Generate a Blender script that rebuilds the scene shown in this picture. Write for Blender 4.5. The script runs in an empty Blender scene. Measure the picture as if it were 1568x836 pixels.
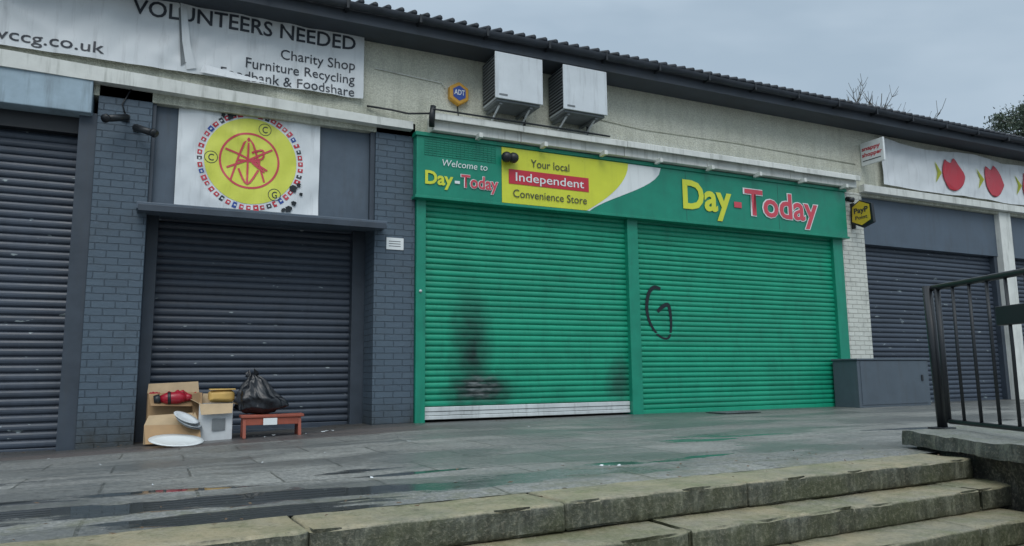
import bpy, bmesh, math, random
from mathutils import Vector, Matrix, noise
random.seed(7)
S=bpy.context.scene
COL=S.collection
# ------------------------------------------------------------------ nodes helpers
def new_mat(name):
    m=bpy.data.materials.new(name); m.use_nodes=True
    nt=m.node_tree; b=nt.nodes["Principled BSDF"]
    return m,nt,b
def N(nt,t,**kw):
    n=nt.nodes.new(t)
    for k,v in kw.items(): setattr(n,k,v)
    return n
def L(nt,a,b): nt.links.new(a,b)
def coord(nt): return N(nt,'ShaderNodeTexCoord').outputs['Object']
def mapping(nt,src,scale=(1,1,1),loc=(0,0,0)):
    m=N(nt,'ShaderNodeMapping'); m.inputs['Scale'].default_value=scale; m.inputs['Location'].default_value=loc
    L(nt,src,m.inputs['Vector']); return m.outputs[0]
def noise_t(nt,vec,scale=5,detail=4,rough=.6,dist=0):
    n=N(nt,'ShaderNodeTexNoise'); n.inputs['Scale'].default_value=scale; n.inputs['Detail'].default_value=min(detail,5)
    n.inputs['Roughness'].default_value=rough; n.inputs['Distortion'].default_value=dist
    L(nt,vec,n.inputs['Vector']); return n.outputs['Fac']
def ramp(nt,fac,a,b,lo=0.,hi=1.):
    r=N(nt,'ShaderNodeMapRange'); r.inputs[1].default_value=a; r.inputs[2].default_value=b
    r.inputs[3].default_value=lo; r.inputs[4].default_value=hi
    L(nt,fac,r.inputs[0]); return r.outputs[0]
def mix(nt,fac,a,b,mode='MIX'):
    m=N(nt,'ShaderNodeMix',data_type='RGBA',blend_type=mode)
    if isinstance(fac,(int,float)): m.inputs[0].default_value=fac
    else: L(nt,fac,m.inputs[0])
    for i,c in ((6,a),(7,b)):
        if isinstance(c,tuple): m.inputs[i].default_value=(*c[:3],1)
        else: L(nt,c,m.inputs[i])
    return m.outputs[2]
def math_n(nt,op,a,b=0.):
    m=N(nt,'ShaderNodeMath',operation=op)
    for i,c in ((0,a),(1,b)):
        if isinstance(c,(int,float)): m.inputs[i].default_value=c
        else: L(nt,c,m.inputs[i])
    return m.outputs[0]
def bump(nt,b,h,strength=.3,dist=.01):
    n=N(nt,'ShaderNodeBump'); n.inputs['Strength'].default_value=strength; n.inputs['Distance'].default_value=dist
    L(nt,h,n.inputs['Height']); L(nt,n.outputs[0],b.inputs['Normal'])
def ell(nt,src,c,r,soft=.3):
    sc=tuple(0 if q==0 else 1/q for q in r); lo=tuple(0 if q==0 else -p/q for p,q in zip(c,r))
    v=mapping(nt,src,sc,lo); n=N(nt,'ShaderNodeVectorMath',operation='LENGTH'); L(nt,v,n.inputs[0])
    return ramp(nt,n.outputs['Value'],1,soft,0,1)
def distort(nt,src,scale,amt,detail=3):
    n=N(nt,'ShaderNodeTexNoise'); n.inputs['Scale'].default_value=scale; n.inputs['Detail'].default_value=detail
    L(nt,src,n.inputs['Vector'])
    s=N(nt,'ShaderNodeVectorMath',operation='SUBTRACT'); L(nt,n.outputs['Color'],s.inputs[0]); s.inputs[1].default_value=(.5,.5,.5)
    k=N(nt,'ShaderNodeVectorMath',operation='SCALE'); L(nt,s.outputs[0],k.inputs[0]); k.inputs['Scale'].default_value=amt
    a=N(nt,'ShaderNodeVectorMath',operation='ADD'); L(nt,src,a.inputs[0]); L(nt,k.outputs[0],a.inputs[1])
    return a.outputs[0]
def paint(name,col,rough=.55,var=.25,dirt=.3,metal=0.,scale=3.,streak=True,dirtcol=(.06,.06,.055),bmp=.08,bscale=60):
    m,nt,b=new_mat(name); c=coord(nt)
    n1=noise_t(nt,c,scale,4,.65)
    dk=tuple(x*(1-var) for x in col); lt=tuple(min(1,x*(1+var)) for x in col)
    base=mix(nt,ramp(nt,n1,.3,.7),dk,lt)
    sv=mapping(nt,c,(9,9,.8) if streak else (2,2,2))
    n2=noise_t(nt,sv,1.2,4,.7)
    base=mix(nt,ramp(nt,n2,.52,.78,0,dirt),base,dirtcol)
    L(nt,base,b.inputs['Base Color']); b.inputs['Metallic'].default_value=metal
    L(nt,ramp(nt,n1,.3,.7,rough-.08,rough+.1),b.inputs['Roughness'])
    if bmp>.1: bump(nt,b,noise_t(nt,c,bscale,2,.6),bmp,.01)
    return m
# ------------------------------------------------------------------ mesh helpers
def link(o,parent=None):
    COL.objects.link(o)
    if parent: o.parent=parent
    return o
def empty(name):
    e=bpy.data.objects.new(name,None); e.empty_display_size=.2; COL.objects.link(e); return e
def mesh_obj(name,verts,faces,mat,parent=None,smooth=False,bevel=0):
    me=bpy.data.meshes.new(name); me.from_pydata(verts,[],faces); me.update()
    if mat: me.materials.append(mat)
    if smooth:
        for p in me.polygons: p.use_smooth=True
    o=bpy.data.objects.new(name,me); link(o,parent)
    if bevel:
        md=o.modifiers.new('b','BEVEL'); md.width=bevel; md.segments=2; md.limit_method='ANGLE'
    return o
CF=[(0,3,2,1),(4,5,6,7),(0,1,5,4),(1,2,6,5),(2,3,7,6),(3,0,4,7)]
def boxv(x0,x1,y0,y1,z0,z1):
    return [(x0,y0,z0),(x1,y0,z0),(x1,y1,z0),(x0,y1,z0),(x0,y0,z1),(x1,y0,z1),(x1,y1,z1),(x0,y1,z1)]
def box(name,x0,x1,y0,y1,z0,z1,mat,parent=None,bevel=.004):
    return mesh_obj(name,boxv(x0,x1,y0,y1,z0,z1),CF,mat,parent,bevel=bevel)
def boxes(name,lst,mat,parent=None,bevel=0):
    V=[];F=[]
    for b in lst:
        k=len(V); V+=boxv(*b); F+=[tuple(k+i for i in f) for f in CF]
    return mesh_obj(name,V,F,mat,parent,bevel=bevel)
def roughbox(V,F,x0,x1,y0,y1,z0,z1,seg,amp,seed,rnd=.012):
    nx=max(2,int((x1-x0)/seg)); ny=max(2,int((y1-y0)/seg)); nz=max(2,int((z1-z0)/seg)+1)
    vm={}
    def ax(a,b,n):
        l=[a,a+rnd,*[a+(b-a)*i/n for i in range(1,n)],b-rnd,b]; return sorted(set(l))
    X,Y,Z=ax(x0,x1,nx),ax(y0,y1,ny),ax(z0,z1,nz)
    def vid(i,j,k):
        if (i,j,k) in vm: return vm[(i,j,k)]
        p=Vector((X[i],Y[j],Z[k])); n=noise.noise_vector(p*9+Vector((seed,seed,0)))*amp
        lowf=noise.noise_vector(p*2+Vector((seed,1,0)))*amp*.6
        ex=(i in(0,len(X)-1)); ey=(j in(0,len(Y)-1)); ez=(k in(0,len(Z)-1))
        if ex+ey+ez>=2:
            chip=max(0,noise.noise(p*6+Vector((seed,0,3)))-.15)*.05
            k2=rnd*.45+chip
            if ex: p.x+=k2*(1 if i==0 else -1)
            if ey: p.y+=k2*(1 if j==0 else -1)
            if ez: p.z+=k2*(1 if k==0 else -1)
        vm[(i,j,k)]=len(V); V.append(tuple(p+n+lowf)); return vm[(i,j,k)]
    a,b,c=len(X)-1,len(Y)-1,len(Z)-1
    for i in range(a):
        for j in range(b):
            F.append((vid(i,j,c),vid(i+1,j,c),vid(i+1,j+1,c),vid(i,j+1,c))); F.append((vid(i,j,0),vid(i,j+1,0),vid(i+1,j+1,0),vid(i+1,j,0)))
    for i in range(a):
        for k in range(c):
            F.append((vid(i,0,k),vid(i+1,0,k),vid(i+1,0,k+1),vid(i,0,k+1))); F.append((vid(i,b,k),vid(i,b,k+1),vid(i+1,b,k+1),vid(i+1,b,k)))
    for j in range(b):
        for k in range(c):
            F.append((vid(0,j,k),vid(0,j,k+1),vid(0,j+1,k+1),vid(0,j+1,k))); F.append((vid(a,j,k),vid(a,j+1,k),vid(a,j+1,k+1),vid(a,j,k+1)))
def grid(name,fn,nu,nv,mat,parent=None,smooth=True):
    V=[fn(i/nu,j/nv) for j in range(nv+1) for i in range(nu+1)]
    F=[(j*(nu+1)+i,j*(nu+1)+i+1,(j+1)*(nu+1)+i+1,(j+1)*(nu+1)+i) for j in range(nv) for i in range(nu)]
    return mesh_obj(name,V,F,mat,parent,smooth)
def tube_data(V,F,pts,rads,n=6,cap=True):
    k0=len(V); pts=[Vector(p) for p in pts]
    for i,p in enumerate(pts):
        d=(pts[min(i+1,len(pts)-1)]-pts[max(i-1,0)]).normalized()
        a=d.cross(Vector((0,0,1)) if abs(d.z)<.9 else Vector((1,0,0))).normalized(); b2=d.cross(a)
        for j in range(n):
            t=2*math.pi*j/n; V.append(tuple(p+(a*math.cos(t)+b2*math.sin(t))*rads[i]))
    for i in range(len(pts)-1):
        for j in range(n):
            q=(j+1)%n; F.append((k0+i*n+j,k0+i*n+q,k0+(i+1)*n+q,k0+(i+1)*n+j))
    if cap:
        F.append(tuple(k0+j for j in range(n))[::-1]); F.append(tuple(k0+(len(pts)-1)*n+j for j in range(n)))
def tube(name,pts,r,mat,parent=None,n=8,smooth=True):
    V=[];F=[]; rr=r if isinstance(r,list) else [r]*len(pts); tube_data(V,F,pts,rr,n); return mesh_obj(name,V,F,mat,parent,smooth)
def poly(name,pts,y,mat,parent=None,th=.003):
    n=len(pts); V=[(x,y,z) for x,z in pts]+[(x,y+th,z) for x,z in pts]
    F=[tuple(range(n)),tuple(range(2*n-1,n-1,-1))]+[(i,i+n,(i+1)%n+n,(i+1)%n) for i in range(n)]
    return mesh_obj(name,V,F,mat,parent)
def ribbon(name,pts,w,y,mat,parent=None,closed=False):
    V=[];F=[];n=len(pts)
    for i,(x,z) in enumerate(pts):
        a=pts[(i-1)%n] if (closed or i>0) else pts[i]; b=pts[(i+1)%n] if (closed or i<n-1) else pts[i]
        d=Vector((b[0]-a[0],b[1]-a[1])).normalized(); nx,nz=-d.y,d.x
        ww=w(i/(n-1)) if callable(w) else w
        V+=[(x+nx*ww/2,y,z+nz*ww/2),(x-nx*ww/2,y,z-nz*ww/2)]
    for i in range(n if closed else n-1):
        q=(i+1)%n; F.append((2*i,2*q,2*q+1,2*i+1))
    return mesh_obj(name,V,F,mat,parent)
def smoothpts(P,n=8):
    out=[]
    for i in range(len(P)-1):
        p0=P[max(i-1,0)];p1=P[i];p2=P[i+1];p3=P[min(i+2,len(P)-1)]
        for k in range(n):
            t=k/n
            out.append(tuple(.5*((2*p1[c])+(-p0[c]+p2[c])*t+(2*p0[c]-5*p1[c]+4*p2[c]-p3[c])*t*t+(-p0[c]+3*p1[c]-3*p2[c]+p3[c])*t**3) for c in (0,1)))
    out.append(P[-1]); return out
def circ(cx,cz,r,n=48,a0=0,a1=2*math.pi,end=False):
    m=n if not end else n-1
    return [(cx+r*math.cos(a0+(a1-a0)*i/m),cz+r*math.sin(a0+(a1-a0)*i/m)) for i in range(n)]
def text(name,body,x0,x1,zb,cap,y,mat,parent=None,bold=0.,shear=0.):
    c=bpy.data.curves.new(name,'FONT'); c.body=body; c.size=1; c.extrude=.0; c.offset=bold; c.shear=shear; c.resolution_u=3
    o=bpy.data.objects.new(name,c); COL.objects.link(o)
    dg=bpy.context.evaluated_depsgraph_get(); me=bpy.data.meshes.new_from_object(o.evaluated_get(dg)); bpy.data.objects.remove(o)
    xs=[v.co.x for v in me.vertices]; a,b=min(xs),max(xs); sx=(x1-x0)/(b-a); sz=cap/.71
    for v in me.vertices: v.co=(x0+(v.co.x-a)*sx,y,zb+v.co.y*sz)
    me.materials.clear(); me.materials.append(mat)
    o=bpy.data.objects.new(name,me); link(o,parent); return o
def conform(o,yf,off):
    """lay a flat print on a wavy cloth"""
    for v in o.data.vertices: v.co.y=yf(v.co.x,v.co.z)-off
    return o
# ------------------------------------------------------------------ materials
def brick_mat(name,c1,c2,mortar,rough=.6,dirt=.35):
    m,nt,b=new_mat(name); c=coord(nt)
    sp=N(nt,'ShaderNodeSeparateXYZ'); L(nt,c,sp.inputs[0])
    cb=N(nt,'ShaderNodeCombineXYZ'); L(nt,math_n(nt,'ADD',sp.outputs[0],sp.outputs[1]),cb.inputs[0]); L(nt,sp.outputs[2],cb.inputs[1])
    v=distort(nt,cb.outputs[0],14,.012,2)
    br=N(nt,'ShaderNodeTexBrick'); L(nt,v,br.inputs['Vector']); br.inputs['Scale'].default_value=1
    br.inputs['Brick Width'].default_value=.225; br.inputs['Row Height'].default_value=.077
    br.inputs['Mortar Size'].default_value=.006; br.inputs['Mortar Smooth'].default_value=.6
    br.inputs['Color1'].default_value=(*c1,1); br.inputs['Color2'].default_value=(*c2,1); br.inputs['Mortar'].default_value=(*mortar,1)
    n=noise_t(nt,c,2.0,5,.7)
    col=mix(nt,ramp(nt,n,.5,.75,0,dirt),br.outputs['Color'],(.045,.05,.05))
    n3=noise_t(nt,c,26,4,.75); col=mix(nt,ramp(nt,n3,.6,.7,0,.35),col,tuple(min(1,x*2.0) for x in c1))
    low=math_n(nt,'MULTIPLY',ramp(nt,sp.outputs[2],.35,-.1),ramp(nt,n,.35,.6,.3,.9)); col=mix(nt,low,col,(.035,.037,.032))
    L(nt,col,b.inputs['Base Color']); b.inputs['Roughness'].default_value=rough
    h=math_n(nt,'ADD',math_n(nt,'MULTIPLY',br.outputs['Fac'],-1.),math_n(nt,'MULTIPLY',n3,.7))
    bump(nt,b,h,1.,.010); return m
M_brick=brick_mat('painted_brick_grey',(.082,.120,.158),(.070,.104,.140),(.052,.078,.106))
M_wbrick=brick_mat('painted_brick_white',(.66,.68,.62),(.60,.62,.56),(.42,.43,.38),dirt=.4)
m,nt,b=new_mat('cream_render'); c=coord(nt)
vn=N(nt,'ShaderNodeTexVoronoi'); vn.inputs['Scale'].default_value=55; L(nt,c,vn.inputs['Vector'])
n=noise_t(nt,c,1.3,4,.7); st=noise_t(nt,mapping(nt,c,(5,5,.6)),1.5,5,.7)
col=mix(nt,ramp(nt,n,.35,.7),(.67,.68,.56),(.78,.79,.68)); col=mix(nt,ramp(nt,st,.48,.78,0,.35),col,(.28,.29,.25))
sp=N(nt,'ShaderNodeSeparateXYZ'); L(nt,c,sp.inputs[0])
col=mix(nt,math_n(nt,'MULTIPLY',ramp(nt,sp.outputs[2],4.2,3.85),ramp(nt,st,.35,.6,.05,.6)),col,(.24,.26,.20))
col=mix(nt,ramp(nt,vn.outputs['Distance'],.3,.7,0,.4),col,(.38,.38,.32))
L(nt,col,b.inputs['Base Color']); b.inputs['Roughness'].default_value=.9; bump(nt,b,vn.outputs['Distance'],.7,.012); M_cream=m

M_panel=paint('grey_panel_paint',(.084,.115,.152),.5,.14,.4)
M_dark=paint('dark_frame_paint',(.042,.057,.077),.45,.2,.25)
M_black=paint('black_plastic',(.014,.017,.021),.4,.2,.1,streak=False)
M_roof=paint('roof_tile_dark',(.032,.040,.052),.6,.35,.3)
M_soffit=paint('soffit_dark',(.045,.056,.071),.7,.25,.3)
M_white=paint('white_board_paint',(.70,.72,.68),.5,.12,.6,dirtcol=(.18,.20,.16))
M_vinyl=paint('vinyl_banner_white',(.74,.78,.80),.45,.05,.28,scale=1.5)
M_lb=paint('light_blue_fascia',(.30,.40,.47),.5,.18,.5)
M_ac=paint('ac_white_metal',(.64,.69,.72),.4,.06,.32)
M_acd=paint('ac_grey_side',(.17,.19,.20),.6,.25,.4)
M_yel=paint('sign_yellow',(.66,.70,.05),.35,.05,.12)
M_yel2=paint('logo_yellow',(.70,.74,.10),.45,.07,.16)
M_alarm=paint('alarm_amber',(.62,.33,.04),.4,.08,.15)
M_red=paint('sign_red',(.55,.03,.05),.35,.08,.1)
M_pink=paint('sign_pinkred',(.62,.07,.10),.35,.06,.05)
M_redp=paint('red_plastic',(.36,.012,.03),.3,.2,.2,streak=False)
M_sgreen=paint('sign_green',(.006,.24,.152),.35,.12,.2,dirtcol=(.02,.09,.08))
M_gframe=paint('green_frame',(.008,.25,.158),.4,.14,.32,dirtcol=(.02,.07,.06))
M_signw=paint('sign_white',(.78,.82,.82),.35,.03,.12)
M_ink=paint('ink_dark',(.03,.037,.05),.5,.1,.0)
M_graf=paint('graffiti_black',(.006,.012,.016),.45,.1,.0)
M_card=paint('cardboard',(.42,.27,.14),.8,.18,.3,streak=False)
M_card2=paint('cardboard_pale',(.48,.36,.22),.8,.18,.3,streak=False)
M_boxw=paint('white_box_card',(.62,.66,.68),.6,.08,.2,streak=False)
M_wood=paint('red_painted_wood',(.30,.075,.045),.55,.3,.5)
M_cab=paint('cabinet_grey',(.080,.105,.13),.45,.12,.4)
M_steel=paint('galvanised_steel',(.64,.68,.68),.42,.15,.45,metal=.15)
M_bluei=paint('ink_blue',(.03,.08,.35),.5,.1,0)

def shutter_mat(name,col,dirtcol,pitch,green=False):
    m,nt,b=new_mat(name); c=coord(nt)
    n1=noise_t(nt,c,2.2,5,.65); st=noise_t(nt,mapping(nt,c,(4,1,.9)),2,5,.7)
    hz=noise_t(nt,mapping(nt,c,(.35,1,1/pitch*.9)),1,2,.5)
    base=mix(nt,ramp(nt,n1,.3,.7),tuple(x*.78 for x in col),tuple(x*1.15 for x in col))
    base=mix(nt,ramp(nt,hz,.35,.65,0,.5),base,tuple(min(1,x*1.5) for x in col))  # paler bands paint dusty, lit slat tops into the colour
    base=mix(nt,ramp(nt,st,.5,.85,0,.5),base,dirtcol)
    if green:
        d=distort(nt,c,6,.26)
        soot=math_n(nt,'MULTIPLY',ell(nt,d,(3.62,0,.95),(.36,0,.95),.15),ramp(nt,n1,.3,.65,.6,1.))
        base=mix(nt,soot,base,(.008,.020,.021))
        s2=math_n(nt,'MULTIPLY',ell(nt,d,(3.76,0,.38),(.60,0,.26),.35),.92)
        base=mix(nt,s2,base,(.012,.020,.022))
        hn=noise_t(nt,mapping(nt,c,(5,1,20)),1,3,.6)
        s3=math_n(nt,'MULTIPLY',ell(nt,d,(3.74,0,.42),(.32,0,.22),.4),ramp(nt,hn,.42,.6))
        base=mix(nt,math_n(nt,'MULTIPLY',s3,.65),base,(.20,.22,.22))
        s4=math_n(nt,'MULTIPLY',ell(nt,d,(5.88,0,.45),(.28,0,.40),.2),.7)
        base=mix(nt,s4,base,(.02,.045,.04))
    else:
        sp=noise_t(nt,mapping(nt,c,(4,1,14)),1.5,3,.5)
        base=mix(nt,ramp(nt,sp,.70,.73,0,.8),base,(.40,.47,.48))
    L(nt,base,b.inputs['Base Color']); L(nt,ramp(nt,n1,.3,.7,.32,.55),b.inputs['Roughness'])
    return m
M_shg=shutter_mat('green_shutter_paint',(.008,.278,.165),(.012,.12,.085),.075,True)
M_shd=shutter_mat('dark_shutter_paint',(.048,.063,.087),(.022,.028,.037),.09)
# ------------------------------------------------------------------ ground shading
def pavement_mat():
    m,nt,b=new_mat('wet_paving'); c=coord(nt)
    v=distort(nt,c,3,.02,2)
    br=N(nt,'ShaderNodeTexBrick'); L(nt,mapping(nt,v,(1,1,0),(.25,.12,0)),br.inputs['Vector']); br.inputs['Scale'].default_value=1
    br.inputs['Brick Width'].default_value=.92; br.inputs['Row Height'].default_value=.62; br.inputs['Mortar Size'].default_value=.008
    br.inputs['Mortar Smooth'].default_value=.2; br.inputs['Color1'].default_value=(.26,.265,.25,1); br.inputs['Color2'].default_value=(.17,.176,.172,1)
    br.inputs['Mortar'].default_value=(.04,.045,.036,1)
    big=noise_t(nt,c,.8,5,.7,.6); mid=noise_t(nt,c,5,5,.75); fine=noise_t(nt,c,34,5,.9)
    sp=N(nt,'ShaderNodeTexVoronoi'); sp.inputs['Scale'].default_value=42; L(nt,c,sp.inputs['Vector'])
    col=mix(nt,ramp(nt,big,.42,.66,0,.55),br.outputs['Color'],(.10,.106,.106))
    col=mix(nt,ramp(nt,mid,.45,.7,0,.5),col,(.12,.112,.095))
    col=mix(nt,ramp(nt,fine,.5,.66,0,.75),col,(.42,.41,.38))
    col=mix(nt,ramp(nt,fine,.5,.34,0,.75),col,(.05,.053,.05))
    col=mix(nt,ramp(nt,sp.outputs['Distance'],.12,.26,.45,0),col,(.46,.45,.41))
    xyz=N(nt,'ShaderNodeSeparateXYZ'); L(nt,distort(nt,c,1.5,.25),xyz.inputs[0])
    strip=ramp(nt,xyz.outputs[1],-1.25,-1.1)
    tar=mix(nt,ramp(nt,fine,.35,.7),(.055,.046,.045),(.17,.14,.13))
    fx=ramp(nt,xyz.outputs[0],3.6,2.6)
    col=mix(nt,math_n(nt,'MULTIPLY',strip,math_n(nt,'MULTIPLY',fx,.85)),col,tar)
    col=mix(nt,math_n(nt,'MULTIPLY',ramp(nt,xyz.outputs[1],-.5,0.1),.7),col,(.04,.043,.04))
    ms=math_n(nt,'MULTIPLY',ramp(nt,mid,.45,.62),ramp(nt,xyz.outputs[1],-4.4,-5.6,0,.6))
    col=mix(nt,ms,col,(.13,.14,.08))
    pn=noise_t(nt,mapping(nt,c,(.7,1.6,1)),1.7,5,.6)
    px=ramp(nt,xyz.outputs[0],3.3,.9,0,1)
    w=math_n(nt,'SUBTRACT',.24,math_n(nt,'ABSOLUTE',math_n(nt,'ADD',xyz.outputs[1],5.03)))
    pm=math_n(nt,'MULTIPLY',ramp(nt,math_n(nt,'ADD',w,math_n(nt,'MULTIPLY',math_n(nt,'SUBTRACT',pn,.50),.85)),.07,.115),px)
    wn=noise_t(nt,mapping(nt,c,(.45,1.2,1)),1.0,5,.65,.5)
    wet=ramp(nt,wn,.44,.56)
    pm2=math_n(nt,'MAXIMUM',pm,math_n(nt,'MULTIPLY',ramp(nt,noise_t(nt,mapping(nt,c,(.4,1.6,1),(3.1,.7,0)),1.3,4,.5),.605,.63),ramp(nt,xyz.outputs[1],-3.2,-3.9)))
    col=mix(nt,math_n(nt,'MULTIPLY',wet,.42),col,(.07,.078,.078))
    col=mix(nt,math_n(nt,'MULTIPLY',pm2,.8),col,(.025,.03,.03))
    L(nt,col,b.inputs['Base Color'])
    r=ramp(nt,wet,0,1,.55,.25); r=math_n(nt,'ADD',r,math_n(nt,'MULTIPLY',fine,.12))
    r=math_n(nt,'MAXIMUM',math_n(nt,'SUBTRACT',r,math_n(nt,'MULTIPLY',pm2,1.)),.03)
    L(nt,r,b.inputs['Roughness'])
    h=math_n(nt,'ADD',math_n(nt,'MULTIPLY',br.outputs['Fac'],-.6),math_n(nt,'MULTIPLY',fine,.7))
    h=math_n(nt,'MULTIPLY',h,math_n(nt,'SUBTRACT',1,pm2)); bump(nt,b,h,.65,.009)
    return m
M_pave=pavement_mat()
def stone_mat(name,a,bc,moss,dark,mossamt=.7):
    m,nt,b=new_mat(name); c=coord(nt)
    big=noise_t(nt,c,1.6,5,.7,.4); fine=noise_t(nt,c,42,4,.85); st=noise_t(nt,mapping(nt,c,(7,7,1.6)),1.6,5,.7)
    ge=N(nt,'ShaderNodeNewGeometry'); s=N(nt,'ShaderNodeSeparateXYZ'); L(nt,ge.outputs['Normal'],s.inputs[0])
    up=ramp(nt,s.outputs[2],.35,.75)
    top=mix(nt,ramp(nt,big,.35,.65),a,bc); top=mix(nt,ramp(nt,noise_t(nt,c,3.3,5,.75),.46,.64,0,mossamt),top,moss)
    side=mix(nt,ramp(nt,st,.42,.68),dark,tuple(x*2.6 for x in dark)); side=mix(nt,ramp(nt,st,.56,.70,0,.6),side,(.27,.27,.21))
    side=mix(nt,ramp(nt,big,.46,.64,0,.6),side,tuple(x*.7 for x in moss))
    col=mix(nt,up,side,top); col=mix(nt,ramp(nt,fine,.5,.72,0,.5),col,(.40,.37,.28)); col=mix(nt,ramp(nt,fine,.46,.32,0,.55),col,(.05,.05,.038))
    L(nt,col,b.inputs['Base Color']); L(nt,ramp(nt,big,.3,.7,.25,.62),b.inputs['Roughness'])
    bump(nt,b,math_n(nt,'ADD',fine,big),.7,.012); return m
M_step=stone_mat('mossy_step_stone',(.36,.305,.185),(.19,.185,.14),(.125,.138,.060),(.046,.050,.038),.72)
M_cop=stone_mat('grey_coping_stone',(.24,.25,.23),(.15,.16,.15),(.10,.12,.06),(.05,.054,.05),.55)
M_wall=stone_mat('dark_wall_stone',(.10,.105,.10),(.06,.065,.065),(.06,.07,.035),(.022,.022,.022))
M_asph=paint('asphalt',(.05,.052,.053),.7,.2,.2,streak=False)
M_soil=paint('soil',(.035,.03,.024),.9,.4,.4,streak=False,scale=8,bmp=.6,bscale=25)

# ------------------------------------------------------------------ ground
def gz(x,y):
    a=max(0,min(1.15,(2.5-x)/3.0)); w=max(0,min(1,(y+5.0)/5.0)); return -0.125*a*w
grid('ground',lambda u,v:((u-.5)*3000,(v-.5)*3000,-1.06),4,4,M_asph)
SL=.058
def ystep(x): return -5.93+SL*x
def pv(u,v):
    x=-14+64*u
    y0=ystep(x)+.36; y=y0+(1.2-y0)*v
    z=gz(x,y)+.006*noise.noise(Vector((x*.6,y*.6,0)))-(.004 if v<.001 else 0)
    return (x,y,z)
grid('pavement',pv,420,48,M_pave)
st=empty('stone_steps'); ang=math.atan(SL)
for k in range(8):
    joints=[1.70-1.15*i for i in range(8,0,-1)]+[1.70,2.84,4.86] if k==0 else [1.70+(.49 if k%2 else 0)+1.13*i for i in range(-8,3)]+[4.9 if k==1 else 4.86-.1*k]
    V=[];F=[]; z1=-.13*k; y0=-.265*k; depth=.36 if k==0 else .42
    for i,(a,b2) in enumerate(zip(joints[:-1],joints[1:])):
        dz=random.uniform(-.004,.004)
        roughbox(V,F,a+.003,b2-.003,y0+random.uniform(-.004,.004),y0+depth,z1-.128,z1+dz-.001,.06,.0045,k*13+i*3.7)
    o=mesh_obj('step_%d'%k,V,F,M_step,st,True); o.location=(0,-5.93,0); o.rotation_euler=(0,0,ang)
    md=o.modifiers.new('e','EDGE_SPLIT'); md.split_angle=math.radians(40)
def wall_block(name,yA,yB,w0,w1,z0,z1,mat,parent,nu=30,nv=8,amp=.02):
    def P(s,t,z):
        y=yA+(yB-yA)*s; x=5.08+(y+4.99)*.41+w0+(w1-w0)*t; n=noise.noise_vector(Vector((x*3,y*3,z*5)))*amp+noise.noise_vector(Vector((x*11,y*11,z*11)))*amp*.45
        return Vector((x,y,z))+n
    me_v=[];me_f=[]
    def face(fn,a,b):
        k=len(me_v)
        for j in range(b+1):
            for i in range(a+1): me_v.append(tuple(fn(i/a,j/b)))
        for j in range(b):
            for i in range(a): me_f.append((k+j*(a+1)+i,k+j*(a+1)+i+1,k+(j+1)*(a+1)+i+1,k+(j+1)*(a+1)+i))
    for fn,a,b in ((lambda s,t:P(s,t,z1),nu,nv),(lambda s,t:P(s,0,z0+(z1-z0)*t),nu,nv),(lambda s,t:P(s,1,z0+(z1-z0)*t),nu,nv),(lambda s,t:P(0,s,z0+(z1-z0)*t),nv,nv),(lambda s,t:P(1,s,z0+(z1-z0)*t),nv,nv)):
        face(fn,a,b)
    return mesh_obj(name,me_v,me_f,mat,parent,True)
cw=empty('stone_cheek_wall')
wall_block('wall_body',-5.04,-9.5,.07,.95,-1.06,.05,M_wall,cw,110,14,.045)
wall_block('coping',-4.97,-9.5,0,1.0,.030,.125,M_cop,cw,110,8,.022)
mesh_obj('earth_bank',[(5.0,-5.2,-.02),(50,-4.2,-.02),(50,-9.5,-1.0),(5.0,-9.5,-1.0)],[(0,3,2,1)],M_soil)

# ------------------------------------------------------------------ building
B=empty('shop_row_building')
XL,XR=-9.,40.
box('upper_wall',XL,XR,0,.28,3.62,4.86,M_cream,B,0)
box('rear_wall',XL,XR,8.6,8.9,-.2,5.0,M_cream,B,0)
box('end_wall_left',XL-.3,XL,-.02,8.9,-.2,5.3,M_wbrick,B,0)
box('end_wall_right',XR,XR+.3,-.02,8.9,-.2,5.3,M_wbrick,B,0)
box('inner_wall',XL,XR,.72,.9,-.2,3.7,M_dark,B,0)
mesh_obj('roof',[(XL-.5,-.45,5.0),(XR+.5,-.45,5.0),(XR+.5,4.3,6.7),(XL-.5,4.3,6.7),(XL-.5,9.4,5.0),(XR+.5,9.4,5.0),
 (XL-.5,-.45,4.92),(XR+.5,-.45,4.92),(XR+.5,9.4,4.92),(XL-.5,9.4,4.92)],[(0,1,2,3),(3,2,5,4),(6,9,8,7),(0,6,7,1),(0,3,4,9,6),(1,7,8,5,2)],M_roof,B)
box('soffit',XL,XR,-.44,0,4.80,4.83,M_soffit,B,0)
box('fascia_board',XL,XR,-.47,-.44,4.78,4.93,M_soffit,B,.003)
def gut(u,v):
    a=math.pi*(1+v); x=XL-.3+(XR-XL+.6)*u; return (x,-.54+.06*math.cos(a),4.975+.07*math.sin(a)+.006*math.sin(x*1.3)+.004*math.sin(x*3.1))
grid('gutter',gut,200,10,M_roof,B)
boxes('gutter_brackets',[(x,x+.03,-.605,-.47,4.885,4.99) for x in [XL+.9*i for i in range(int((XR-XL)/.9))]],M_black,B)
V=[];F=[]
x=XL-.4
while x<XR+.4:
    j=random.uniform(-.006,.006); tube_data(V,F,[(x,-.57+j,5.010+j),(x,-.1,5.175)],[.036,.036],8); x+=.165
mesh_obj('tile_ends',V,F,M_roof,B,True)
V=[];n=50; XE=2.78
for i in range(n+1):
    x=XL+(XE-XL)*i/n; t=max(0,min(1,(x+1.6)/3.9)); zt=3.935-.155*t; zb_=3.755-.075*t; w=.006*math.sin(x*5)
    V+=[(x,-.12+w,zb_),(x,-.12+w,zt),(x,0.0,zt),(x,0.02,zb_)]
F=[]
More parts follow.
